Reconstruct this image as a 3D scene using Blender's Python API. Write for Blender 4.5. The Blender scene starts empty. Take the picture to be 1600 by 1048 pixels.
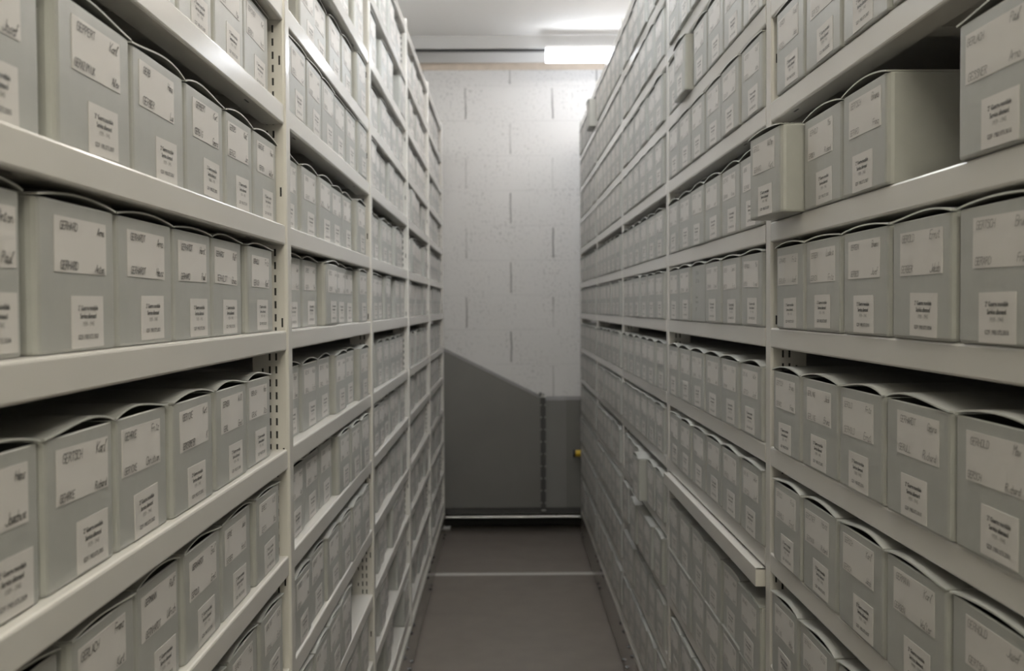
import bpy, math, random
from mathutils import Vector, Matrix

C = bpy.context.scene
COL = C.collection

# ------------------------------------------------------------------ camera
CAM_Z = 1.27
F_PX, YAW, PITCH, ROLL = 1620.0, .0067, -.028, .0055
cam_data = bpy.data.cameras.new('camera')
cam = bpy.data.objects.new('camera', cam_data)
COL.objects.link(cam)
cam_data.sensor_width = 36.0
cam_data.lens = F_PX / 1600 * 36.0
cam_data.clip_start = .02
cam_data.clip_end = 60
_fh = Vector((math.sin(YAW), math.cos(YAW), 0))
_rt = Vector((math.cos(YAW), -math.sin(YAW), 0))
_up = Vector((0, 0, 1))
_fw = _fh * math.cos(PITCH) + _up * math.sin(PITCH)
_uv = _up * math.cos(PITCH) - _fh * math.sin(PITCH)
CR = _rt * math.cos(ROLL) - _uv * math.sin(ROLL)
CU = _rt * math.sin(ROLL) + _uv * math.cos(ROLL)
CF = _fw
cam.matrix_world = Matrix(((CR.x, CU.x, -CF.x, 0), (CR.y, CU.y, -CF.y, 0), (CR.z, CU.z, -CF.z, CAM_Z), (0, 0, 0, 1)))
cam_data.dof.use_dof = True
cam_data.dof.focus_distance = 1.35
cam_data.dof.aperture_fstop = 8.0
C.camera = cam

# ------------------------------------------------------------------ world, exposure, lamp strengths
world = bpy.data.worlds.new('world')
C.world = world
world.use_nodes = True
world.node_tree.nodes['Background'].inputs[0].default_value = (.9, .95, 1, 1)
world.node_tree.nodes['Background'].inputs[1].default_value = .02
C.view_settings.view_transform = 'Standard'
C.view_settings.look = 'None'
C.view_settings.gamma = 1
C.view_settings.use_curve_mapping = False
C.view_settings.exposure = 0.0
LAMP_LEN = 1.2
LAMPS = [(5.57, .2225, (11.2, 11.8, 12.7)), (4.05, .2225, (25, 23, 21.5)), (4.05, -1.43, (17.5, 18, 18)), (2.5, -.15, (38, 40.5, 43)), (1.2, 0, (27, 24.5, 21)), (-.9, -.35, (74, 71, 57))]      # distance along the aisle, left end, emission; only the first is in view, the left-rack one is added as fill

# ------------------------------------------------------------------ materials
def new_mat(name):
    m = bpy.data.materials.new(name)
    m.use_nodes = True
    nt = m.node_tree
    return m, nt, nt.nodes['Principled BSDF']

def simple(name, col, rough=.5, metallic=0.0, vary=.06, scale=6.0, bump=0.0, bscale=200.0, spec=.5):
    m, nt, b = new_mat(name)
    b.inputs['Roughness'].default_value = rough
    b.inputs['Metallic'].default_value = metallic
    b.inputs['Specular IOR Level'].default_value = spec
    tc = nt.nodes.new('ShaderNodeTexCoord')
    n = nt.nodes.new('ShaderNodeTexNoise')
    n.inputs['Scale'].default_value = scale
    n.inputs['Detail'].default_value = 4
    nt.links.new(tc.outputs['Object'], n.inputs['Vector'])
    r = nt.nodes.new('ShaderNodeValToRGB')
    lo = [max(0, c * (1 - vary)) for c in col]
    hi = [min(1, c * (1 + vary)) for c in col]
    r.color_ramp.elements[0].position, r.color_ramp.elements[1].position = .3, .7
    r.color_ramp.elements[0].color = (*lo, 1)
    r.color_ramp.elements[1].color = (*hi, 1)
    nt.links.new(n.outputs['Fac'], r.inputs['Fac'])
    nt.links.new(r.outputs['Color'], b.inputs['Base Color'])
    if bump:
        n2 = nt.nodes.new('ShaderNodeTexNoise')
        n2.inputs['Scale'].default_value = bscale
        bp = nt.nodes.new('ShaderNodeBump')
        bp.inputs['Strength'].default_value = bump
        bp.inputs['Distance'].default_value = .001
        nt.links.new(tc.outputs['Object'], n2.inputs['Vector'])
        nt.links.new(n2.outputs['Fac'], bp.inputs['Height'])
        nt.links.new(bp.outputs['Normal'], b.inputs['Normal'])
    return m

M_METAL = simple('cream_painted_steel', (.64, .622, .588), .2, 0, .02, 3, .03, 350)
M_CARD = simple('grey_green_boxboard', (.40, .403, .383), .4, 0, .035, 40, .12, 600)
M_CARDIN = simple('boxboard_inside', (.2, .2, .185), .8, 0, .05, 30)
M_EDGE = simple('boxboard_cut_edge', (.55, .56, .53), .6, 0, .03, 60)
M_PAPER = simple('white_paper', (.635, .61, .585), .55, 0, .015, 30)
M_INK = simple('dark_pencil', (.07, .065, .06), .6, 0, .1, 60)
M_PENCIL = simple('pale_pencil', (.2, .19, .18), .6, 0, .1, 60)
M_PRINT = simple('black_print', (.045, .045, .045), .6, 0, .1, 60)
M_PRINT2 = simple('grey_print', (.25, .24, .23), .6, 0, .1, 60)
M_FLOOR = simple('brown_grey_floor', (.225, .198, .175), .38, 0, .08, 9, .05, 120)
M_CEIL = simple('white_ceiling', (.88, .865, .845), .8, 0, .012, 1.2)
M_SIDE = simple('white_wall_paint', (.7, .69, .67), .8, 0, .03, 3)
M_PLINTH = simple('grey_gloss_plinth', (.30, .275, .25), .18, 0, .04, 4)
M_STRIP = simple('pale_edge_strip', (.68, .66, .61), .3, 0, .03, 8)
M_STEEL = simple('bright_steel', (.55, .55, .54), .35, .8, .06, 20)
M_RAIL = simple('pale_rail_steel', (.72, .71, .69), .4, .15, .05, 20)
M_DARKST = simple('dark_bolt_steel', (.08, .078, .075), .25, .7, .1, 30)
M_DUCT = simple('grey_duct_sheet', (.18, .176, .168), .42, .15, .07, 3.0, .08, 40)
M_DUCT2 = simple('grey_duct_sheet_pale', (.215, .212, .207), .42, .15, .05, 3.0, .08, 40)
M_DUCTDK = simple('dark_duct_flange', (.075, .074, .073), .5, .2, .08, 10)
M_YELLOW = simple('yellow_plastic', (.62, .42, .02), .4, 0, .05, 30)
M_BLACK = simple('black_rubber', (.015, .015, .015), .6, 0, .1, 20)  # also painted as shade behind slots, under plinths and under the trunking
M_TRIMTAN = simple('tan_joint_filler', (.60, .51, .42), .85, 0, .08, 14)
M_TRUNK = simple('pale_grey_trunking', (.42, .415, .405), .5, 0, .02, 4)
M_BUMP = simple('grey_rubber', (.33, .33, .32), .5, 0, .05, 20)

def lamp_mat(strength):
    m, nt, b = new_mat('lamp_diffuser')
    b.inputs['Base Color'].default_value = (.9, .9, .9, 1)
    top = max(strength)
    b.inputs['Emission Color'].default_value = (*[c / top for c in strength], 1)
    b.inputs['Emission Strength'].default_value = top
    return m

def block_wall_mat():
    """painted concrete blocks 0.5 x 0.2 m: open vertical joints, nearly filled bed joints, pitted faces"""
    m, nt, b = new_mat('painted_block_wall')
    b.inputs['Roughness'].default_value = .75
    N, L = nt.nodes.new, nt.links.new
    def mth(op, a, c=None, d=None):
        n = N('ShaderNodeMath'); n.operation = op
        for i, v in enumerate((a, c, d)):
            if v is None: continue
            if isinstance(v, (int, float)): n.inputs[i].default_value = v
            else: L(v, n.inputs[i])
        return n.outputs[0]
    tc = N('ShaderNodeTexCoord')
    sep = N('ShaderNodeSeparateXYZ')
    L(tc.outputs['Object'], sep.inputs[0])
    wob = N('ShaderNodeTexNoise'); wob.inputs['Scale'].default_value = 9; wob.inputs['Detail'].default_value = 3
    L(tc.outputs['Object'], wob.inputs['Vector'])
    w = mth('MULTIPLY', mth('SUBTRACT', wob.outputs['Fac'], .5), .012)
    zc = mth('DIVIDE', mth('SUBTRACT', sep.outputs['Z'], .1365), .2)       # courses
    row = mth('FLOOR', zc)
    zf = mth('SUBTRACT', zc, row)
    odd = mth('MODULO', row, 2.0)
    xs = mth('ADD', mth('ADD', sep.outputs['X'], w), mth('MULTIPLY', odd, .2565))
    xc = mth('DIVIDE', mth('SUBTRACT', xs, .0355), .5)
    xf = mth('SUBTRACT', xc, mth('FLOOR', xc))
    dx = mth('MULTIPLY', mth('MINIMUM', xf, mth('SUBTRACT', 1.0, xf)), .5)
    dz = mth('MULTIPLY', mth('MINIMUM', zf, mth('SUBTRACT', 1.0, zf)), .2)
    def smooth(v, lo, hi):
        r = N('ShaderNodeMapRange'); r.interpolation_type = 'SMOOTHSTEP'
        L(v, r.inputs[0]); r.inputs[1].default_value = lo; r.inputs[2].default_value = hi
        r.inputs[3].default_value = 1; r.inputs[4].default_value = 0
        return r.outputs[0]
    patch = N('ShaderNodeTexNoise'); patch.inputs['Scale'].default_value = 3.2; patch.inputs['Detail'].default_value = 2
    L(tc.outputs['Object'], patch.inputs['Vector'])
    pr = N('ShaderNodeMapRange'); L(patch.outputs['Fac'], pr.inputs[0])
    pr.inputs[1].default_value = .35; pr.inputs[2].default_value = .6
    vj = mth('MULTIPLY', smooth(dx, .0015, .0075), mth('MULTIPLY', mth('GREATER_THAN', dz, .012), mth('ADD', mth('MULTIPLY', pr.outputs[0], .55), .18)))
    hj = mth('MULTIPLY', smooth(dz, .001, .005), mth('MULTIPLY', pr.outputs[0], .12))
    joint = mth('MAXIMUM', vj, hj)
    pits = N('ShaderNodeTexNoise'); pits.inputs['Scale'].default_value = 60; pits.inputs['Detail'].default_value = 3; pits.inputs['Roughness'].default_value = .7
    L(tc.outputs['Object'], pits.inputs['Vector'])
    pz = N('ShaderNodeMapRange'); L(pits.outputs['Fac'], pz.inputs[0])
    pz.inputs[1].default_value = .53; pz.inputs[2].default_value = .66
    big = N('ShaderNodeTexNoise'); big.inputs['Scale'].default_value = 5; big.inputs['Detail'].default_value = 4
    L(tc.outputs['Object'], big.inputs['Vector'])
    bz = N('ShaderNodeMapRange'); L(big.outputs['Fac'], bz.inputs[0])
    bz.inputs[1].default_value = .36; bz.inputs[2].default_value = .62
    pit = mth('MULTIPLY', pz.outputs[0], mth('MULTIPLY', bz.outputs[0], .9))
    mix = N('ShaderNodeMix'); mix.data_type = 'RGBA'
    mix.inputs['A'].default_value = (.675, .66, .645, 1); mix.inputs['B'].default_value = (.40, .39, .38, 1)
    L(mth('MULTIPLY', pit, .9), mix.inputs['Factor'])
    mix2 = N('ShaderNodeMix'); mix2.data_type = 'RGBA'
    L(mix.outputs['Result'], mix2.inputs['A']); mix2.inputs['B'].default_value = (.13, .125, .12, 1)
    L(joint, mix2.inputs['Factor'])
    L(mix2.outputs['Result'], b.inputs['Base Color'])
    h = mth('SUBTRACT', mth('MULTIPLY', joint, -1.0), mth('MULTIPLY', pit, .4))
    bp = N('ShaderNodeBump'); bp.inputs['Strength'].default_value = .6; bp.inputs['Distance'].default_value = .004
    L(h, bp.inputs['Height']); L(bp.outputs['Normal'], b.inputs['Normal'])
    return m
M_BLOCK = block_wall_mat()

# ------------------------------------------------------------------ mesh helpers
class MB:
    def __init__(s): s.v, s.f, s.m = [], [], []
    def face(s, pts, mat=0):
        i = len(s.v); s.v += [tuple(p) for p in pts]
        s.f.append(tuple(range(i, i + len(pts)))); s.m.append(mat)
    def mesh(s, verts, faces, mat=0):
        i = len(s.v); s.v += [tuple(p) for p in verts]
        for f in faces: s.f.append(tuple(k + i for k in f)); s.m.append(mat)
    def box(s, a, b, mat=0):
        (x0, y0, z0), (x1, y1, z1) = a, b
        s.mesh([(x0, y0, z0), (x1, y0, z0), (x1, y1, z0), (x0, y1, z0), (x0, y0, z1), (x1, y0, z1), (x1, y1, z1), (x0, y1, z1)],
               [(0, 3, 2, 1), (4, 5, 6, 7), (0, 1, 5, 4), (1, 2, 6, 5), (2, 3, 7, 6), (3, 0, 4, 7)], mat)
    def prism(s, poly, axis, t0, t1, mat=0):
        """polygon (u, v) run along an axis: 'x' -> (t,u,v), 'y' -> (u,t,v), 'z' -> (u,v,t)"""
        def P(u, v, t): return (t, u, v) if axis == 'x' else (u, t, v) if axis == 'y' else (u, v, t)
        n = len(poly)
        vs = [P(u, v, t0) for u, v in poly] + [P(u, v, t1) for u, v in poly]
        fs = [tuple(range(n - 1, -1, -1)), tuple(range(n, 2 * n))]
        fs += [(i, (i + 1) % n, n + (i + 1) % n, n + i) for i in range(n)]
        s.mesh(vs, fs, mat)
    def cyl(s, a, b, r, n=12, mat=0, r2=None):
        a, b = Vector(a), Vector(b); d = (b - a).normalized()
        u = d.orthogonal().normalized(); w = d.cross(u)
        r2 = r if r2 is None else r2
        vs = [a + (u * math.cos(k * 2 * math.pi / n) + w * math.sin(k * 2 * math.pi / n)) * r for k in range(n)]
        vs += [b + (u * math.cos(k * 2 * math.pi / n) + w * math.sin(k * 2 * math.pi / n)) * r2 for k in range(n)]
        fs = [tuple(range(n - 1, -1, -1)), tuple(range(n, 2 * n))] + [(i, (i + 1) % n, n + (i + 1) % n, n + i) for i in range(n)]
        s.mesh(vs, fs, mat)
    def append(s, other, mx, matmap=None):
        i = len(s.v)
        s.v += [tuple(mx @ Vector(p)) for p in other.v]
        s.f += [tuple(k + i for k in f) for f in other.f]
        s.m += [m if matmap is None else matmap[m] for m in other.m]
    def data(s, name, mats, fix=True):
        me = bpy.data.meshes.new(name)
        me.from_pydata(s.v, [], s.f)
        for m in mats: me.materials.append(m)
        me.polygons.foreach_set('material_index', s.m)
        me.update()
        if fix:
            import bmesh
            bm = bmesh.new(); bm.from_mesh(me)
            bmesh.ops.remove_doubles(bm, verts=bm.verts, dist=1e-6)
            bmesh.ops.recalc_face_normals(bm, faces=bm.faces)
            bm.to_mesh(me); bm.free()
        return me

def link(name, me, parent=None, loc=(0, 0, 0), rotz=0.0, roty=0.0):
    o = bpy.data.objects.new(name, me)
    COL.objects.link(o)
    o.location = loc
    o.rotation_euler = (0, roty, rotz)
    if parent is not None: o.parent = parent
    return o
def tag(o, label, cat, group=None):
    o['label'] = label; o['category'] = cat
    if group: o['group'] = group
    return o
def struct(o):
    o['kind'] = 'structure'; return o

# ------------------------------------------------------------------ the room
X0, X1, YB, YF, ZC = -1.45, 1.60, 6.0, -2.2, 2.73
def slab(name, a, b, mat):
    mb = MB(); mb.box(a, b)
    return struct(link(name, mb.data(name, [mat])))
slab('floor', (X0 - .1, YF - .1, -.1), (X1 + .1, YB + .1, 0), M_FLOOR)
slab('ceiling', (X0 - .1, YF - .1, ZC), (X1 + .1, YB + .1, ZC + .1), M_CEIL)
slab('wall_back', (X0 - .1, YB, 0), (X1 + .1, YB + .15, ZC), M_BLOCK)
slab('wall_left', (X0 - .1, YF, 0), (X0, YB, ZC), M_SIDE)
slab('wall_right', (X1, YF, 0), (X1 + .1, YB, ZC), M_SIDE)
slab('wall_front', (X0 - .1, YF - .1, 0), (X1 + .1, YF, ZC), M_SIDE)
slab('trim_1', (X0, YB - .006, 2.628), (X1, YB, 2.668), M_TRIMTAN)          # tan filler under the ceiling
slab('trim_2', (X0, YB - .012, 2.668), (X1, YB, ZC), M_CEIL)                # plain band above it
slab('baseboard_back', (X0, YB - .03, 0), (X1, YB, .045), M_BLACK)

# ------------------------------------------------------------------ lamps
def make_lamp(y, x0, strength, label):
    e = bpy.data.objects.new('ceiling_light', None); COL.objects.link(e)
    e.location = (x0, y, ZC)
    L = LAMP_LEN
    zt, zb = 2.648 - ZC, 2.573 - ZC
    mb = MB()
    r = .018
    prof = [(-.04, zt - .012), (-.04, zb + r)] + [(-.04 + r - r * math.cos(t), zb + r - r * math.sin(t)) for t in (.4, .8, 1.2)] \
        + [(-.04 + r, zb), (.04 - r, zb)] + [(.04 - r + r * math.sin(t), zb + r - r * math.cos(t)) for t in (.4, .8, 1.2)] + [(.04, zb + r), (.04, zt - .012)]
    mb.prism(prof, 'x', .004, L - .004)
    link('diffuser', mb.data('diffuser', [lamp_mat(strength)]), e)
    mb = MB()
    mb.box((.002, -.038, zt - .012), (L - .002, .038, zt))
    link('housing', mb.data('housing', [M_CEIL]), e)
    for x in (.62, L - .1):
        mb = MB(); mb.box((x - .012, -.012, zt), (x + .012, .012, 0))
        link('bracket', mb.data('bracket', [M_CEIL]), e)
    tag(e, label, 'ceiling light', 'batten lights across the aisle')
LLAB = ['white batten light glowing under the ceiling by the block wall',
        'white batten light above the right rack, second row from the block wall',
        'white batten light above the left rack near the block wall',
        'white batten light above the aisle, third row from the block wall',
        'white batten light above the aisle, fourth row from the block wall',
        'white batten light above the aisle, farthest from the block wall']
for (y, x, s), lb in zip(LAMPS, LLAB): make_lamp(y, x, s, lb)

# trunking across the ceiling with a black rod below, drawn in for the shadow gap
mb = MB(); mb.box((X0, 5.63, 2.66), (X1, 5.72, ZC - .0005))
tr = link('cable_trunking', mb.data('cable_trunking', [M_TRUNK]))
tag(tr, 'pale grey trunking running across the ceiling before the block wall', 'cable trunking')
mb = MB(); mb.cyl((X0, 5.652, 2.6545), (X1, 5.652, 2.6545), .0055, 8)
link('cable', mb.data('cable', [M_BLACK]), tr)['label'] = 'thin black cable'

# ------------------------------------------------------------------ shelving racks
ZS = [2.245, 2.074, 1.905, 1.7385, 1.5805, 1.397, 1.235, 1.052, .887, .712, .547, .378, .212]
PY = 1.611
POSTS = [PY + n for n in range(-2, 5)]
HALF = .0165
DEPTH = .42
RAIL = .031
PL_TOP = .155
BAYLEN = 1 - 2 * HALF - .001

def upright_mesh(foot=.157, top=2.262):
    """front post: local y = depth behind the front face, x across; slotted sides"""
    mb = MB(); r = .0045; w = HALF; D = .055
    prof = [(-w, D), (-w, r)] + [(-w + r - r * math.cos(t), r - r * math.sin(t)) for t in (.52, 1.05)] + [(-w + r, 0), (w - r, 0)] \
        + [(w - r + r * math.sin(t), r - r * math.cos(t)) for t in (.52, 1.05)] + [(w, r), (w, D)]
    # rounded front, then the two slotted sides
    for (a, b) in zip(prof[1:-1], prof[2:-1]):
        mb.face([(a[0], a[1], foot), (b[0], b[1], foot), (b[0], b[1], top), (a[0], a[1], top)])
    for sx in (-1, 1):
        x = sx * w
        cols = [(.0075, .0103, .2, .014), (.0175, .0205, .02, .0112), (.0275, .0305, .02, .0112), (.0385, .0412, .04, .008)]
        d = r
        for c0, c1, pitch, ln in cols:
            mb.face([(x, d, foot), (x, c0, foot), (x, c0, top), (x, d, top)])
            z = foot; k = 0
            z0 = .24 if pitch > .1 else foot + .012
            while True:
                zs = z0 + k * pitch
                if zs + ln > top - .01: break
                mb.face([(x, c0, z), (x, c1, z), (x, c1, zs), (x, c0, zs)])
                z = zs + ln; k += 1
            mb.face([(x, c0, z), (x, c1, z), (x, c1, top), (x, c0, top)])
            d = c1
        mb.face([(x, d, foot), (x, D, foot), (x, D, top), (x, d, top)])
    mb.face([(-w, D, foot), (w, D, foot), (w, D, top), (-w, D, top)])
    mb.box((-w, r, top), (w, D, top + .002)); mb.box((-w, r, foot - .002), (w, D, foot))
    mb.box((-w + .0012, r + .0008, foot + .002), (w - .0012, D - .001, top - .001), 1)     # black liner painting the dark of the hollow behind the slots
    # plain rear post and the ties between them
    mb.box((-w, DEPTH - .045, foot), (w, DEPTH - .004, top))
    for z in (.3, .9, 1.5, 2.15): mb.box((-.004, D, z), (.004, DEPTH - .045, z + .03))
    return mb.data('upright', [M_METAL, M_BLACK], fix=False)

def shelf_mesh(L=BAYLEN, D=DEPTH - .008):
    mb = MB()
    p = [(.0028, 0), (.0008, -.0008), (0, -.0028), (0, -.0283), (.0008, -.0302), (.0028, -RAIL), (.032, -RAIL), (.032, -.0297), (.003, -.0297),
         (.0014, -.028), (.0014, -.003), (.0028, -.0014), (D, -.0014), (D, 0)]
    mb.prism(p, 'x', -L / 2, L / 2)
    for x in (-L / 2 + .06, 0, L / 2 - .06): mb.box((x - .02, .032, -.02), (x + .02, D, -.0014))   # stiffening ribs
    for x in (-.385, .30): mb.box((x - .011, .010, -RAIL - .0003), (x + .011, .0125, -RAIL + .0005), 1)   # punched slits under the rail, their dark put in as black bars
    return mb.data('shelf', [M_METAL, M_BLACK])

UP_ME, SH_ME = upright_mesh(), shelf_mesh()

class Side:
    """one rack: local x runs along the aisle (left to right as one faces it), local y into the rack"""
    def __init__(s, side):
        s.side = side
        s.sg = -1 if side == 'L' else 1
        s.front = -.333 if side == 'L' else .4094          # post front plane
        s.rail = -.336 if side == 'L' else .4092
        s.boxx = -.347 if side == 'L' else .4070
        s.rot = math.pi / 2 if side == 'L' else -math.pi / 2
SIDES = {'L': Side('L'), 'R': Side('R')}

for s in SIDES.values():
    word = 'left' if s.side == 'L' else 'right'
    y0, y1 = POSTS[0] - HALF, POSTS[-1] + HALF
    root = bpy.data.objects.new('shelving_rack', None); COL.objects.link(root)
    root.location = (s.front, 0, 0)
    tag(root, 'cream steel mobile shelving rack along the %s side of the aisle, packed with grey boxes' % word, 'shelving rack', 'mobile shelving racks')
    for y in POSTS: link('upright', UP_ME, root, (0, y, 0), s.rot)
    for b in range(6):
        for i, z in enumerate(ZS):
            if s.side == 'R' and b == 2 and i == 9: continue
            link('shelf', SH_ME, root, (s.rail - s.front, POSTS[b] + .5, z), s.rot)
    if s.side == 'R':
        # pull-out shelf just under a shelf of the second bay
        mb = MB(); L = BAYLEN - .012
        mb.box((-L / 2, 0, -.029), (L / 2, .0016, 0)); mb.box((-L / 2 + .003, .0018, -.016), (L / 2 - .003, .379, -.014))
        mb.box((-L / 2, .0016, -.029), (-L / 2 + .0016, .38, 0)); mb.box((L / 2 - .0016, .0016, -.029), (L / 2, .38, 0))
        mb.box((-L / 2, .0016, -.0016), (L / 2, .024, 0))
        p = link('pull_out_shelf', mb.data('pull_out_shelf', [M_METAL]), root, (.396 - s.front, POSTS[2] + .5, ZS[8] - RAIL - .004), s.rot)
        p['label'] = 'shallow shelf pulled forward below the boxes'
    mb = MB(); mb.box((s.sg * (DEPTH + .002), y0, PL_TOP), (s.sg * (DEPTH + .004), y1, 2.25))  # unseen panel added behind the rack to block light
    link('back_panel', mb.data('back_panel', [M_METAL]), root)
    mb = MB()
    a, b_ = sorted((0, s.sg * DEPTH))
    mb.box((a, y0, .015), (b_, y1, PL_TOP - .012), 0)
    mb.box((a + .05, y0 + .02, .0005), (b_ - .05, y1 - .02, .015), 3)  # recessed base in black, shade of the floor gap put into its colour
    mb.box((a if s.sg > 0 else a, y0, PL_TOP - .012), (b_, y1, PL_TOP), 1)
    for y in POSTS:                                          # bolt heads round every post foot
        for dy, z in ((-.04, .139), (-.19, .135), (-.27, .130), (-.03, .036), (-.11, .037), (.06, .137)):
            mb.cyl((0, y + dy, z), (-s.sg * .004, y + dy, z), .0062, 10, 2)
            mb.cyl((-s.sg * .004, y + dy, z), (-s.sg * .008, y + dy, z), .0045, 6, 2)
    link('carriage_plinth', mb.data('carriage_plinth', [M_PLINTH, M_STRIP, M_DARKST, M_BLACK]), root)['label'] = 'glossy grey plinth with pale top edge'
    if s.side == 'L':
        mb = MB(); mb.cyl((0, 5.5, .090), (.026, 5.5, .090), .0095, 14); mb.cyl((.026, 5.5, .090), (.035, 5.5, .090), .0125, 14)
        link('bumper', mb.data('bumper', [M_BUMP]), root)['label'] = 'short grey buffer near the floor'

# ------------------------------------------------------------------ handwriting and print
G = {'A': '0026400;1232', 'B': '0006364534330333424130 00', 'C': '4536160501103041', 'D': '00062645412000', 'E': '46060040;0333', 'F': '460600;0333',
     'G': '453616050110304143 23', 'H': '0006;4046;0343', 'I': '2026', 'J': '4641301001', 'K': '0006;46034 0', 'L': '060040', 'M': '0006234640', 'N': '00064046',
     'O': '1030414536160501 10', 'P': '0006364534230 3', 'Q': '103041453616050110;3140', 'R': '00063645342303;2340', 'S': '4536160514344 13010 01', 'T': '2026;0646',
     'U': '060110304146', 'V': '062046', 'W': '0610233046', 'X': '0046;0640', 'Y': '062346;2320', 'Z': '06460040',
     'a': '3313020110213133 3040', 'b': '0006;0213233231200 0', 'c': '3313020110304 0', 'd': '3313020110213136 3040', 'e': '0212323323130201103040', 'f': '00152636;0323',
     'g': '331302011031;333 0', 'h': '0006;0213233230 40', 'i': '031020', 'j': '2320', 'k': '0006;330210304 0', 'l': '002636250110 20', 'm': '0003;0213203;2333 3040',
     'n': '0003;02132330 40', 'o': '1302011030313223 13', 'p': '0003;0213332110', 'r': '0003;021333', 's': '3323122120 00', 't': '15102030;0424', 'u': '0301102033;333040',
     'v': '031033', 'w': '0300132033', 'x': '0033;0330', 'y': '031123;3300', 'z': '03330030', 'q': '331302011031;3330'}
def strokes(ch):
    out = []
    for part in G.get(ch, '').split(';'):
        d = part.replace(' ', '')
        out.append([(int(d[k]), int(d[k + 1])) for k in range(0, len(d) - 1, 2)])
    return out
def write(mb, text, x, z, h, rnd, width=.0007, slant=.12, adv=5.0, y=-.0009, mat=1, squash=1.0):
    """pen strokes as narrow ribbons on the card face (x right, z up)"""
    u = h / 6
    for ch in text:
        up = ch.isupper()
        for st in strokes(ch):
            pts = []
            for (a, b) in st:
                px = x + (a + rnd.uniform(-.25, .25)) * u * squash + b * u * slant
                pz = z + (b + rnd.uniform(-.3, .3)) * u
                pts.append((px, pz))
            for (p, q) in zip(pts, pts[1:]):
                dx, dz = q[0] - p[0], q[1] - p[1]; l = math.hypot(dx, dz)
                if l < 1e-6: continue
                nx, nz = -dz / l * width / 2, dx / l * width / 2
                ex, ez = dx / l * width * .3, dz / l * width * .3
                mb.face([(p[0] - nx - ex, y, p[1] - nz - ez), (q[0] - nx + ex, y, q[1] - nz + ez), (q[0] + nx + ex, y, q[1] + nz + ez), (p[0] + nx - ex, y, p[1] + nz - ez)], mat)
        x += (adv if up else 3.6) * u * squash + rnd.uniform(-.3, .3) * u
    return x

CARD_W, CARD_H = .103, .0435
def name_card_mesh(l1, l2, seed, width=.00072, ink=None):
    """l1/l2: 'SURNAME First' for the top and the bottom line; paper thin card with pen writing"""
    rnd = random.Random(seed); mb = MB()
    mb.box((-CARD_W / 2, -.0005, -CARD_H / 2), (CARD_W / 2, -.0001, CARD_H / 2), 0)
    for ln, z in ((l1, CARD_H / 2 - .0105), (l2, -CARD_H / 2 + .0028)):
        sur, first = ln.split(' ', 1)
        h = rnd.uniform(.0060, .0072)
        sq = min(.9, .043 / (len(sur) * 5 * h / 6))
        write(mb, sur, -CARD_W / 2 + rnd.uniform(.003, .011), z + rnd.uniform(-.001, .001), h, rnd, width, .22, 5, squash=sq)
        h2 = h * rnd.uniform(1.0, 1.3)
        write(mb, first, CARD_W / 2 - .0055 - len(first) * 3.7 * h2 / 6 * .9, z + rnd.uniform(-.0015, .001), h2, rnd, width * 1.05, .3, 4.4, squash=.9)
    return mb.data('name_card', [M_PAPER, ink or M_INK], fix=False)

def text_geom(body, size, offset=0.0):
    cu = bpy.data.curves.new('t', 'FONT')
    cu.body = body; cu.size = size; cu.align_x = 'CENTER'; cu.resolution_u = 2; cu.offset = offset; cu.fill_mode = 'FRONT'
    o = bpy.data.objects.new('t', cu); COL.objects.link(o)
    dg = bpy.context.evaluated_depsgraph_get()
    me = bpy.data.meshes.new_from_object(o.evaluated_get(dg))
    vs = [tuple(v.co) for v in me.vertices]; fs = [tuple(p.vertices) for p in me.polygons]
    bpy.data.objects.remove(o); bpy.data.curves.remove(cu); bpy.data.meshes.remove(me)
    return vs, fs
LAB_W, LAB_H = .065, .0425
_cache = {}
def printed_label_mesh(code):
    mb = MB()
    mb.box((-LAB_W / 2, -.0005, -LAB_H / 2), (LAB_W / 2, -.0001, LAB_H / 2), 0)
    for body, z, size, off, mat, sx in (('2\u00b0 Guerre mondiale', .0095, .0058, .00012, 1, .86), ('Service allemand', .0028, .0058, .00012, 1, .86),
                                        ('1939 - 1945', -.0036, .0055, 0.0, 2, .92), (code, -.0142, .0056, .00002, 1, .92)):
        if (body, size) not in _cache: _cache[(body, size)] = text_geom(body, size, off)
        vs, fs = _cache[(body, size)]
        mb.mesh([(x * sx, -.0008, y + z) for x, y, _ in vs], fs, mat)
    return mb.data('printed_label', [M_PAPER, M_PRINT, M_PRINT2], fix=False)

# ------------------------------------------------------------------ archive boxes
BOX_H, BOX_D = .1185, .34
def body_mb(w, h=BOX_H, D=BOX_D):
    """open-topped boxboard case: x -w/2..w/2, y 0..D (front at 0), z 0..h"""
    mb = MB(); r = .0075; t = .0022
    def ring(ins, z, rr):
        hw = w / 2 - ins; p = []
        for cx, cy, a0 in ((-hw + rr, ins + rr, math.pi), (hw - rr, ins + rr, 1.5 * math.pi), (hw - rr, D - ins - rr, 0), (-hw + rr, D - ins - rr, .5 * math.pi)):
            for k in range(4):
                a = a0 + k * math.pi / 6
                p.append((cx + rr * math.cos(a), cy + rr * math.sin(a), z))
        return p
    rings = [ring(.0022, 0, r * .7), ring(.0006, .0008, r), ring(0, .003, r), ring(0, h - .0008, r), ring(.0006, h, r), ring(t, h, r * .6), ring(t, .004, r * .6)]
    n = 16
    vs = [p for rg in rings for p in rg]; fs = []; ms = []
    for k in range(len(rings) - 1):
        m = 2 if k in (3, 4) else 1 if k == 5 else 0
        for i in range(n):
            mb.f.append((k * n + i, k * n + (i + 1) % n, (k + 1) * n + (i + 1) % n, (k + 1) * n + i)); mb.m.append(m)
    mb.v += vs
    mb.f.append(tuple(range(n - 1, -1, -1))); mb.m.append(0)
    mb.f.append(tuple(range((len(rings) - 1) * n, len(rings) * n))); mb.m.append(1)
    return mb
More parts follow.
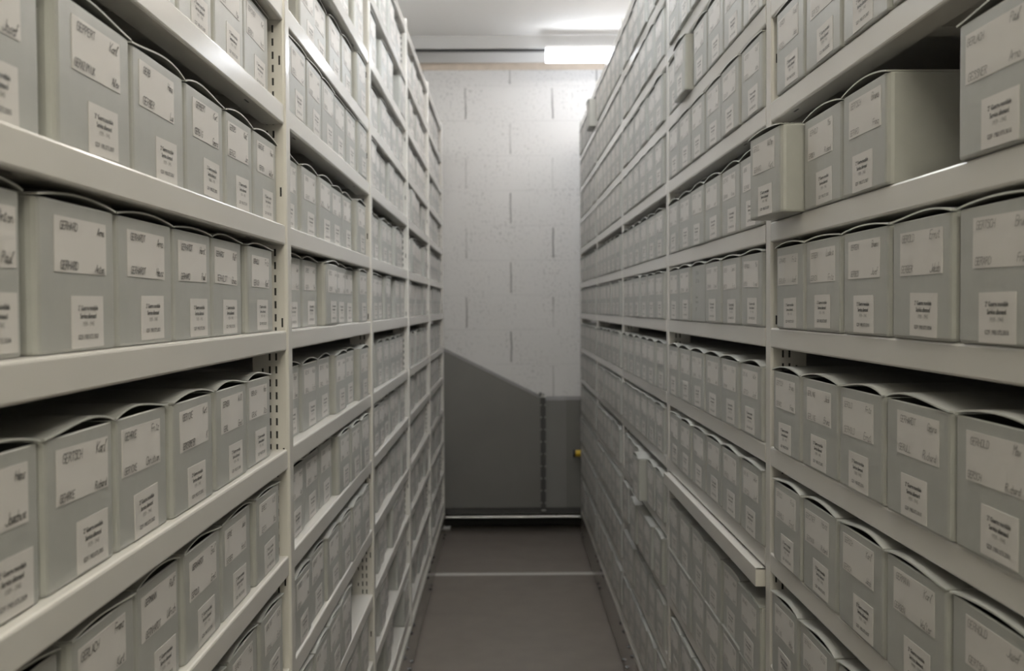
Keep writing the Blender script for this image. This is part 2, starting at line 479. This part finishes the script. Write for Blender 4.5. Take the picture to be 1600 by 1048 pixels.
def lid_mb(w, amp, skew, h=BOX_H, D=BOX_D):
    """lid sheet sprung into a shallow arch over the case, rim at the front slightly proud"""
    mb = MB(); n = 12; t = .0017; z0 = h + .0004
    xs = [-w / 2 + .0008 + (w - .0016) * i / n for i in range(n + 1)]
    def arch(i):
        u = i / n
        u = u ** (1 + skew) if skew >= 0 else 1 - (1 - u) ** (1 - skew)
        return amp * (math.sin(math.pi * u) ** .85 if 0 < u < 1 else 0)
    zz = [z0 + arch(i) for i in range(n + 1)]
    y0, y1 = -.0016, D
    bot0 = [(x, y0, z) for x, z in zip(xs, zz)]; top0 = [(x, y0, z + t) for x, z in zip(xs, zz)]
    bot1 = [(x, y1, z) for x, z in zip(xs, zz)]; top1 = [(x, y1, z + t) for x, z in zip(xs, zz)]
    N = n + 1
    vs = bot0 + top0 + bot1 + top1; fs = []; ms = []
    for i in range(n):
        fs += [(i, i + 1, N + i + 1, N + i), (N + i, N + i + 1, 3 * N + i + 1, 3 * N + i), (2 * N + i + 1, 2 * N + i, 3 * N + i, 3 * N + i + 1), (i + 1, i, 2 * N + i, 2 * N + i + 1)]
        ms += [2, 0, 0, 1]
    fs += [(0, N, 3 * N, 2 * N), (n, 2 * N + n, 3 * N + n, N + n)]; ms += [0, 0]
    mb.v, mb.f, mb.m = vs, fs, ms
    return mb
CARDM = [M_CARD, M_CARDIN, M_EDGE]
_bodies, _lids = {}, {}
def body_me(w):
    k = round(w, 3)
    if k not in _bodies: _bodies[k] = body_mb(k).data('box_body', CARDM, fix=False)
    return _bodies[k]
def lid_me(w, amp, skew):
    k = (round(w, 3), round(amp * 1000), round(skew * 2) / 2)
    if k not in _lids: _lids[k] = lid_mb(k[0], k[1] / 1000 + .0006, k[2]).data('lid', CARDM, fix=False)
    return _lids[k]

# where every box stands: metres along the aisle (near edge), width, how far it is drawn forward
W0 = .1515
TABLE = {
 ('L', 1, 4): [(.815, .150, 0), (.967, .147, 0), (1.115, .134, 0), (1.250, .146, .001), (1.412, .151, -.004)],
 ('L', 1, 5): [(.633, .152, 0), (.803, .162, .003), (.970, .161, .001), (1.135, .157, 0), (1.297, .142, 0), (1.441, .150, 0)],
 ('L', 1, 6): [(.632, .118, 0), (.766, .157, .002), (.926, .158, .001), (1.087, .143, 0), (1.234, .144, -.001), (1.398, .154, .001)],
 ('L', 1, 7): [(.632, .140, 0), (.774, .141, .001), (.918, .142, .001), (1.066, .150, .004), (1.226, .155, .003), (1.390, .143, 0)],
 ('L', 1, 8): [(.648, .152, 0), (.812, .143, .003), (.960, .132, .001), (1.098, .146, .003), (1.249, .148, .002), (1.413, .153, .004)],
 ('L', 1, 9): [(.640, .152, 0), (.795, .150, .002), (.948, .147, .001), (1.103, .155, .003), (1.270, .156, .002), (1.432, .150, .004)],
 ('R', 1, 4): [(.777, .161, 0), (.942, .152, 0), (1.099, .153, 0), (1.254, .152, 0), (1.409, .149, 0)],
 ('R', 1, 5): [(.775, .156, .001), (1.100, .148, .001), (1.251, .162, 0)],
 ('R', 1, 6): [(.773, .157, 0), (.938, .149, .001), (1.095, .152, 0), (1.254, .149, 0), (1.408, .147, 0)],
 ('R', 1, 7): [(.770, .162, .001), (.936, .163, .002), (1.107, .150, .001), (1.261, .158, 0), (1.424, .148, 0)],
 ('R', 1, 8): [(.777, .163, 0), (.944, .156, .001), (1.103, .155, .001), (1.266, .147, 0), (1.418, .148, .001)],
 ('R', 1, 9): [(.785, .158, 0), (.947, .154, 0), (1.106, .157, 0), (1.269, .158, 0), (1.431, .149, 0)],
 ('R', 2, 3): [(1.634, .141, 0), (1.778, .152, 0), (1.932, .150, 0), (2.087, .150, 0), (2.262, .152, .013), (2.418, .151, 0)],
}
def tight(side, bay, idx, xs, start=None):
    """six boxes packed side by side; xs = drawn-forward amounts, None = missing, a tuple overrides the width"""
    y = (PY + bay - 2 + HALF + .006 if start is None else start); out = []
    for p in xs:
        w = W0
        if isinstance(p, tuple): p, w = p
        if p is not None: out.append((y, w - .003, p))
        y += w + .0005
    TABLE[(side, bay, idx)] = out
tight('L', 2, 3, [None, -.003, (-.009, .150), -.004, -.002, .010], 1.65)
tight('L', 2, 4, [.007, .007, .006, .004, .005, .0105], 1.65)
tight('L', 2, 5, [-.009, -.004, -.001, -.005, -.006, .006], 1.65)
tight('L', 2, 6, [-.006, -.005, .010, .002, -.005, .008], 1.652)
tight('L', 2, 7, [-.010, -.007, -.009, .0025, -.004, .009], 1.65)
tight('L', 2, 8, [-.003, -.006, -.006, .008, .010, .011], 1.65)
tight('L', 2, 9, [.007, .0035, .008, .009, .011, .010], 1.65)
tight('L', 2, 10, [.011, .012, .011, .010], 1.64)
tight('L', 2, 11, [.004, .002, None, .006, .001, .004], 1.65)
for i, p in ((4, [0, .002, 0, .001, .001, 0]), (5, [.001, 0, .001, .002, 0, 0]), (6, [0, 0, .001, 0, .002, 0]), (7, [0, .001, 0, .001, 0, .001]), (8, [.001, .001, 0, 0, .002, 0]), (10, [.002, 0, .002, .001, .003, .002])):
    y0 = {4: 1.636, 5: 1.638, 6: 1.634, 7: 1.640, 8: 1.632, 10: 1.634}[i]
    TABLE[('R', 2, i)] = [(y0 + k * .1565, .1525, q) for k, q in enumerate(p)]
PULLS = {('R', 3, 9): {2: .028, 3: .006, 1: .006}, ('R', 3, 10): {0: .006, 1: .012, 2: .010, 3: .016}, ('R', 5, 1): {0: .026}, ('L', 3, 2): {5: .012}}
MISSING = {('L', 3, 3): {0}, ('L', 3, 2): {4}, ('L', 4, 4): {4}, ('L', 5, 4): {0}, ('L', 5, 5): {0}, ('L', 3, 10): {0}, ('L', 3, 11): {0, 3}, ('L', 3, 12): {0, 1, 4},
           ('L', 4, 9): {0}, ('L', 4, 10): {0, 3}, ('L', 4, 11): {1}, ('L', 4, 12): {0, 1}, ('L', 5, 10): {2}, ('L', 5, 11): {0}, ('L', 5, 12): {0, 3}}

SUR = 'GERARD GERBER GERBIG GERBES GERDES GERECKE GERGEN GERHARD GERHARDT GERHOLD GERICKE GERKE GERKEN GERLACH GERLING GERMANN GERNER GEROLD GERSCH GERSTNER GERTH GERTSCH GERULL GESELL GESSNER GEYER'.split()
FIR = 'Hans Karl Kurt Emil Fritz Paul Heinz Willi Otto Anton Arno Bruno Erich Ernst Franz Georg Horst Josef Jakob Ludwig Max Richard Robert Rolf Walter'.split()
NAMES = {('L', 1, 5, 0): ('GEORGI Hans', 'GEPPERT Josef'), ('L', 1, 5, 1): ('GEPPERT Karl', 'GERAZIMIUK Alex'), ('L', 1, 5, 2): ('GERB Hans', 'GERBER Lu'), ('L', 1, 5, 3): ('GERBERT Kurt', 'GERBIG Georg'),
         ('L', 1, 5, 4): ('GERDES Karl', 'GERDES Jan'), ('L', 1, 5, 5): ('GERECKE Hans', 'GERGEN Walter'),
         ('L', 1, 6, 0): ('GERHARD Anton', 'GERHARD Paul'), ('L', 1, 6, 1): ('GERHARD Arno', 'GERHARD Anton'), ('L', 1, 6, 2): ('GERHARDT Arno', 'GERHARDT Heinz'), ('L', 1, 6, 3): ('GERHARDT Horst', 'GERHARD Paul'),
         ('L', 1, 6, 4): ('GERHARDT Rolf', 'GERHOLDT Bruno'), ('L', 1, 6, 5): ('GERHOLD Fritz', 'GERICH Karl'),
         ('L', 1, 7, 0): ('GERICKE Hans', 'GERKE Joachim'), ('L', 1, 7, 1): ('GERTSCH Karl', 'GEHRKE Richard'), ('L', 1, 7, 2): ('GEHRKE Fritz', 'GERICKE Christian'), ('L', 1, 7, 3): ('GERICKE Kurt', 'GERKENSMEYER K'),
         ('L', 1, 7, 4): ('GERKEN Willi', 'GERL Ernst'), ('L', 1, 7, 5): ('GERLACH Hans', 'GERLAC Otto'),
         ('L', 1, 8, 1): ('GERLACH Franz', 'GERLACH Kurt'), ('L', 1, 8, 2): ('GERMANN Rolf', 'GERNHARDT Ulrich'), ('L', 1, 8, 3): ('GERNHARDT Emil', 'GEROLD Ernst')}
CODES = ['GDF 1983.073.%d' % n for n in (3001, 3002, 2001, 2005, 3007, 2009, 3010, 3004)]
LAB_ME = [printed_label_mesh(c) for c in CODES]
rg = random.Random(7)
CARD_POOL = [name_card_mesh(rg.choice(SUR) + ' ' + rg.choice(FIR), rg.choice(SUR) + ' ' + rg.choice(FIR), 100 + k, .00062, M_PENCIL if k % 2 else M_INK) for k in range(60)]

ORD = ['first', 'second', 'third', 'fourth', 'fifth', 'sixth', 'seventh']
NUMS = {2: 'two', 3: 'three', 4: 'four', 5: 'five', 6: 'six'}
def row_words(i):
    d = 6 - i
    if d == 0: return 'eye-level row'
    if d == 1: return 'row just above eye level'
    if d == -1: return 'row just below eye level'
    return '%s rows %s eye level' % (NUMS[abs(d)], 'above' if d > 0 else 'below')
BAYW = {1: 'front', 2: 'second', 3: 'third', 4: 'fourth', 5: 'fifth'}

boxes = []
for side in 'LR':
    for bay in range(1, 6):
        for i in range(1, 13):
            if side == 'R' and bay == 2 and i == 9: continue
            rnd = random.Random('%s%d-%d' % (side, bay, i))
            spec = TABLE.get((side, bay, i))
            if spec is None:
                y = PY + bay - 2 + HALF + rnd.uniform(.006, .03); spec = []
                for k in range(6):
                    p = rnd.gauss(0, .0045) if side == 'L' else rnd.uniform(-.001, .004)
                    p = PULLS.get((side, bay, i), {}).get(k, max(-.01, min(.01, p)))
                    if k not in MISSING.get((side, bay, i), ()): spec.append((y, W0 - .0035, p))
                    y += W0 + .001
            layers = 2 if (side, bay, i) == ('R', 2, 10) else 1
            clear = ZS[i - 1] - RAIL - ZS[i]
            for lay in range(layers):
                for k, (y, w, p) in enumerate(spec):
                    amp = min(.0068, rnd.uniform(.28, .6) * (clear - BOX_H - .0028))
                    if layers == 2: amp = .0006 if lay == 0 else .003
                    boxes.append(dict(side=side, bay=bay, i=i, k=k, n=len(spec), y=y, w=w, p=p + (rnd.uniform(-.002, .002) if lay else 0), lay=lay, amp=amp, skew=rnd.uniform(-.5, .5), z=ZS[i] + .0003 + lay * (BOX_H + .0032),
                                      layers=layers, rot=0.0, cu=rnd.uniform(-.010, .004), lu=rnd.uniform(-.006, .012), ct=rnd.gauss(0, .008), lt=rnd.gauss(0, .01), cz=rnd.uniform(-.0015, .001), lz=rnd.uniform(-.003, .001), pick=rnd.random()))
# the box drawn out across the post on the right
boxes.append(dict(side='R', bay=1, i=5, k=3, n=4, y=1.416, w=.1525, p=.0335, lay=0, amp=.0045, skew=.2, z=ZS[5] + .0003, layers=1, rot=math.radians(2.9), cu=-.004, lu=.004, ct=.0, lt=.0, cz=0, lz=-.002, pick=.3))

def project(x, y, z):
    v = Vector((x, y, z - CAM_Z)); d = v.dot(CF)
    return (800 + F_PX * v.dot(CR) / d, 524 - F_PX * v.dot(CU) / d)
def shown(b):
    s = SIDES[b['side']]; x = s.boxx - s.sg * b['p']
    q = [project(x, yy, b['z'] + zz) for yy in (b['y'], b['y'] + b['w']) for zz in (0, BOX_H)]
    xs = [min(max(t[0], 0), 1600) for t in q]; ys = [min(max(t[1], 0), 1048) for t in q]
    return (max(xs) - min(xs)) * (max(ys) - min(ys)) if True else 0
for b in boxes: b['area'] = shown(b)
boxes = [b for b in boxes if b['area'] > 1]
boxes.sort(key=lambda b: -b['area'])
N_IND = 300
CARD_Z, LAB_Z = .0865, .0255

for j, b in enumerate(boxes):
    s = SIDES[b['side']]
    b['loc'] = (s.boxx - s.sg * b['p'], b['y'] + b['w'] / 2, b['z'])
    b['plain'] = (b['side'], b['bay'], b['i'], b['k']) == ('R', 2, 6, 3)
    b['mx'] = Matrix.Translation(b['loc']) @ Matrix.Rotation(s.rot + b['rot'], 4, 'Z')

def box_label(b):
    word = 'left' if b['side'] == 'L' else 'right'
    pull = b['p'] > .011
    kind = 'pulled-out grey box' if pull else 'grey card-file box'
    if (b['side'], b['bay'], b['i']) == ('R', 1, 5) and b['k'] == 3:
        return 'grey card-file box pulled out crookedly in front of the right rack post'
    if b['plain']:
        return 'grey box without white labels, written on directly, eye-level row, second bay right'
    if b['bay'] == 1:
        pos = 'nearest the post' if b['rank'] == 0 else '%s from the post' % ORD[b['rank']]
    else:
        pos = '%s from near post' % ORD[b['rank']]
    lay = {0: ', lower layer', 1: ', upper layer'}[b['lay']] if b['layers'] == 2 else ''
    if lay: kind = 'grey box'
    return '%s %s%s, %s, %s bay %s' % (kind, pos, lay, row_words(b['i']) if not lay else 'four below eye level', BAYW[b['bay']], word)
rows = {}
for b in boxes: rows.setdefault((b['side'], b['bay'], b['i'], b['lay']), []).append(b)
for key, l in rows.items():
    l.sort(key=lambda b: b['y'], reverse=(key[1] == 1))
    for r, b in enumerate(l): b['rank'] = r

def plain_writing(w):
    rnd = random.Random(5); mb = MB()
    for ln, z, h in (('GE Karl', .100, .007), ('GES Otto', .083, .007), ('Guerre', .050, .006), ('Service', .040, .006), ('GDF', .024, .006)):
        write(mb, ln, -.028, z, h, rnd, .0006, .1, 5, y=-.0003, mat=0)
    return mb.data('handwriting', [M_INK], fix=False)

stuff = MB()
for j, b in enumerate(boxes):
    s = SIDES[b['side']]
    w = round(b['w'], 3)
    fu = 0.0 if b['side'] == 'R' else .002
    cx, lx = b['cu'] + fu, b['lu'] + fu * 1.5 + (.008 if b['side'] == 'L' else 0)
    if j < N_IND:
        o = link('archive_box', body_me(w), None, b['loc'], s.rot + b['rot'])
        tag(o, box_label(b), 'archive box', 'card-file boxes on the %s rack' % ('left' if b['side'] == 'L' else 'right'))
        link('lid', lid_me(w, b['amp'], b['skew']), o)
        if b['plain']:
            link('handwriting', plain_writing(w), o); continue
        nm = NAMES.get((b['side'], b['bay'], b['i'], b['k']))
        me = name_card_mesh(nm[0], nm[1], j) if nm else CARD_POOL[int(b['pick'] * 30) * 2 + (1 if b['side'] == 'R' else 0)]
        link('name_card', me, o, (cx, 0, CARD_Z + b['cz']), 0, b['ct'])
        link('printed_label', LAB_ME[int(b['pick'] * 97) % len(LAB_ME)], o, (lx, 0, LAB_Z + b['lz']), 0, b['lt'])
    else:
        stuff.append(body_mb(w), b['mx'])
        stuff.append(lid_mb(w, b['amp'], b['skew']), b['mx'])
        t = MB()
        t.box((cx - CARD_W / 2, -.0005, CARD_Z - CARD_H / 2), (cx + CARD_W / 2, -.0001, CARD_Z + CARD_H / 2), 3)
        t.box((lx - LAB_W / 2, -.0005, LAB_Z - LAB_H / 2), (lx + LAB_W / 2, -.0001, LAB_Z + LAB_H / 2), 3)
        for z, hw in ((.0118, .017), (.0048, .015), (-.012, .019)):
            t.face([(lx - hw, -.0008, LAB_Z + z - .0012), (lx + hw, -.0008, LAB_Z + z - .0012), (lx + hw, -.0008, LAB_Z + z + .0012), (lx - hw, -.0008, LAB_Z + z + .0012)], 4)
        stuff.append(t, b['mx'])
o = link('distant_archive_boxes', stuff.data('distant_archive_boxes', CARDM + [M_PAPER, M_PRINT2], fix=False))
o['kind'] = 'stuff'
tag(o, 'hundreds of small grey boxes filling the far bays of both racks', 'archive boxes', 'far card-file boxes')

# ------------------------------------------------------------------ end of the aisle
duct = bpy.data.objects.new('air_duct', None); COL.objects.link(duct); duct.location = (0, 5.75, .148)
tag(duct, 'dark grey sheet-metal air duct with sloping top standing against the block wall', 'air duct')
D_ = .245; oz = -.148
mb = MB(); mb.prism([(-.95, .15 + oz), (.195, .15 + oz), (.195, .759 + oz), (-.95, 1.332 + oz)], 'y', 0, D_)
link('tapered_section', mb.data('tapered_section', [M_DUCT]), duct)
mb = MB(); mb.prism([(.222, .148 + oz), (.337, .148 + oz), (.337, .748 + oz), (.222, .748 + oz)], 'y', .004, D_)
mb.prism([(.3375, .148 + oz), (1.1, .148 + oz), (1.1, .748 + oz), (.3375, .748 + oz)], 'y', .010, D_, 1)
link('straight_section', mb.data('straight_section', [M_DUCT2, M_DUCT]), duct)
mb = MB()
mb.box((.1945, -.024, .142 + oz), (.2080, D_, .772 + oz)); mb.box((.2085, -.024, .142 + oz), (.2215, D_, .766 + oz))
for k in range(9):
    z = .18 + k * .068 + oz
    for x in (.1975, .2185): mb.cyl((x, -.024, z), (x, -.029, z), .003, 8, 1)
mb.box((.190, -.030, .766 + oz), (.226, .01, .7715 + oz), 1); mb.box((.198, -.032, .136 + oz), (.220, .0, .1415 + oz), 1)
mb.cyl((.203, -.02, .772 + oz), (.203, -.02, .786 + oz), .007, 10, 1)
link('flange', mb.data('flange', [M_DUCTDK, M_STEEL]), duct)['label'] = 'bolted flange joining the two duct sections'
mb = MB()
mb.cyl((.372, -.055, .459 + oz), (.384, -.055, .459 + oz), .020, 14, 1)
mb.cyl((.384, -.055, .459 + oz), (.45, -.055, .459 + oz), .0185, 16, 0)
mb.cyl((.425, .012, .459 + oz), (.425, -.055, .459 + oz), .010, 10, 1)
link('damper_handle', mb.data('damper_handle', [M_YELLOW, M_BLACK]), duct)['label'] = 'yellow handle with black end'
mb = MB()
mb = MB(); mb.box((-.93, .012, .112 + oz), (1.08, D_ - .01, .1475 + oz))
link('base_frame', mb.data('base_frame', [M_DUCTDK]), duct)
for x in (-.85, .9):
    mb = MB(); mb.box((x - .02, .14, 0 + oz), (x + .02, D_ - .02, .112 + oz))
    link('foot', mb.data('foot', [M_DUCTDK]), duct)

mb = MB(); mb.cyl((-.95, 5.672, .1135), (1.1, 5.672, .1135), .0058, 14)
for x in (-.7, .75): mb.box((x - .006, 5.672, .109), (x + .006, 5.764, .1125), 1); mb.box((x - .006, 5.672, 0), (x + .006, 5.680, .1125), 1)
tag(link('floor_tube', mb.data('floor_tube', [M_STEEL, M_DARKST])), 'thin bright metal tube running just above the floor in front of the air duct', 'tube')

mb = MB(); mb.box((-1.3, 4.872, 0), (1.45, 4.884, .0022)); mb.box((-1.3, 4.884, 0), (1.45, 4.898, .0008), 1); mb.box((-1.3, 4.898, 0), (1.45, 4.908, .0022))
tag(link('floor_rail', mb.data('floor_rail', [M_RAIL, M_STEEL])), 'flat steel guide rail crossing the brown floor between the racks', 'floor rail')
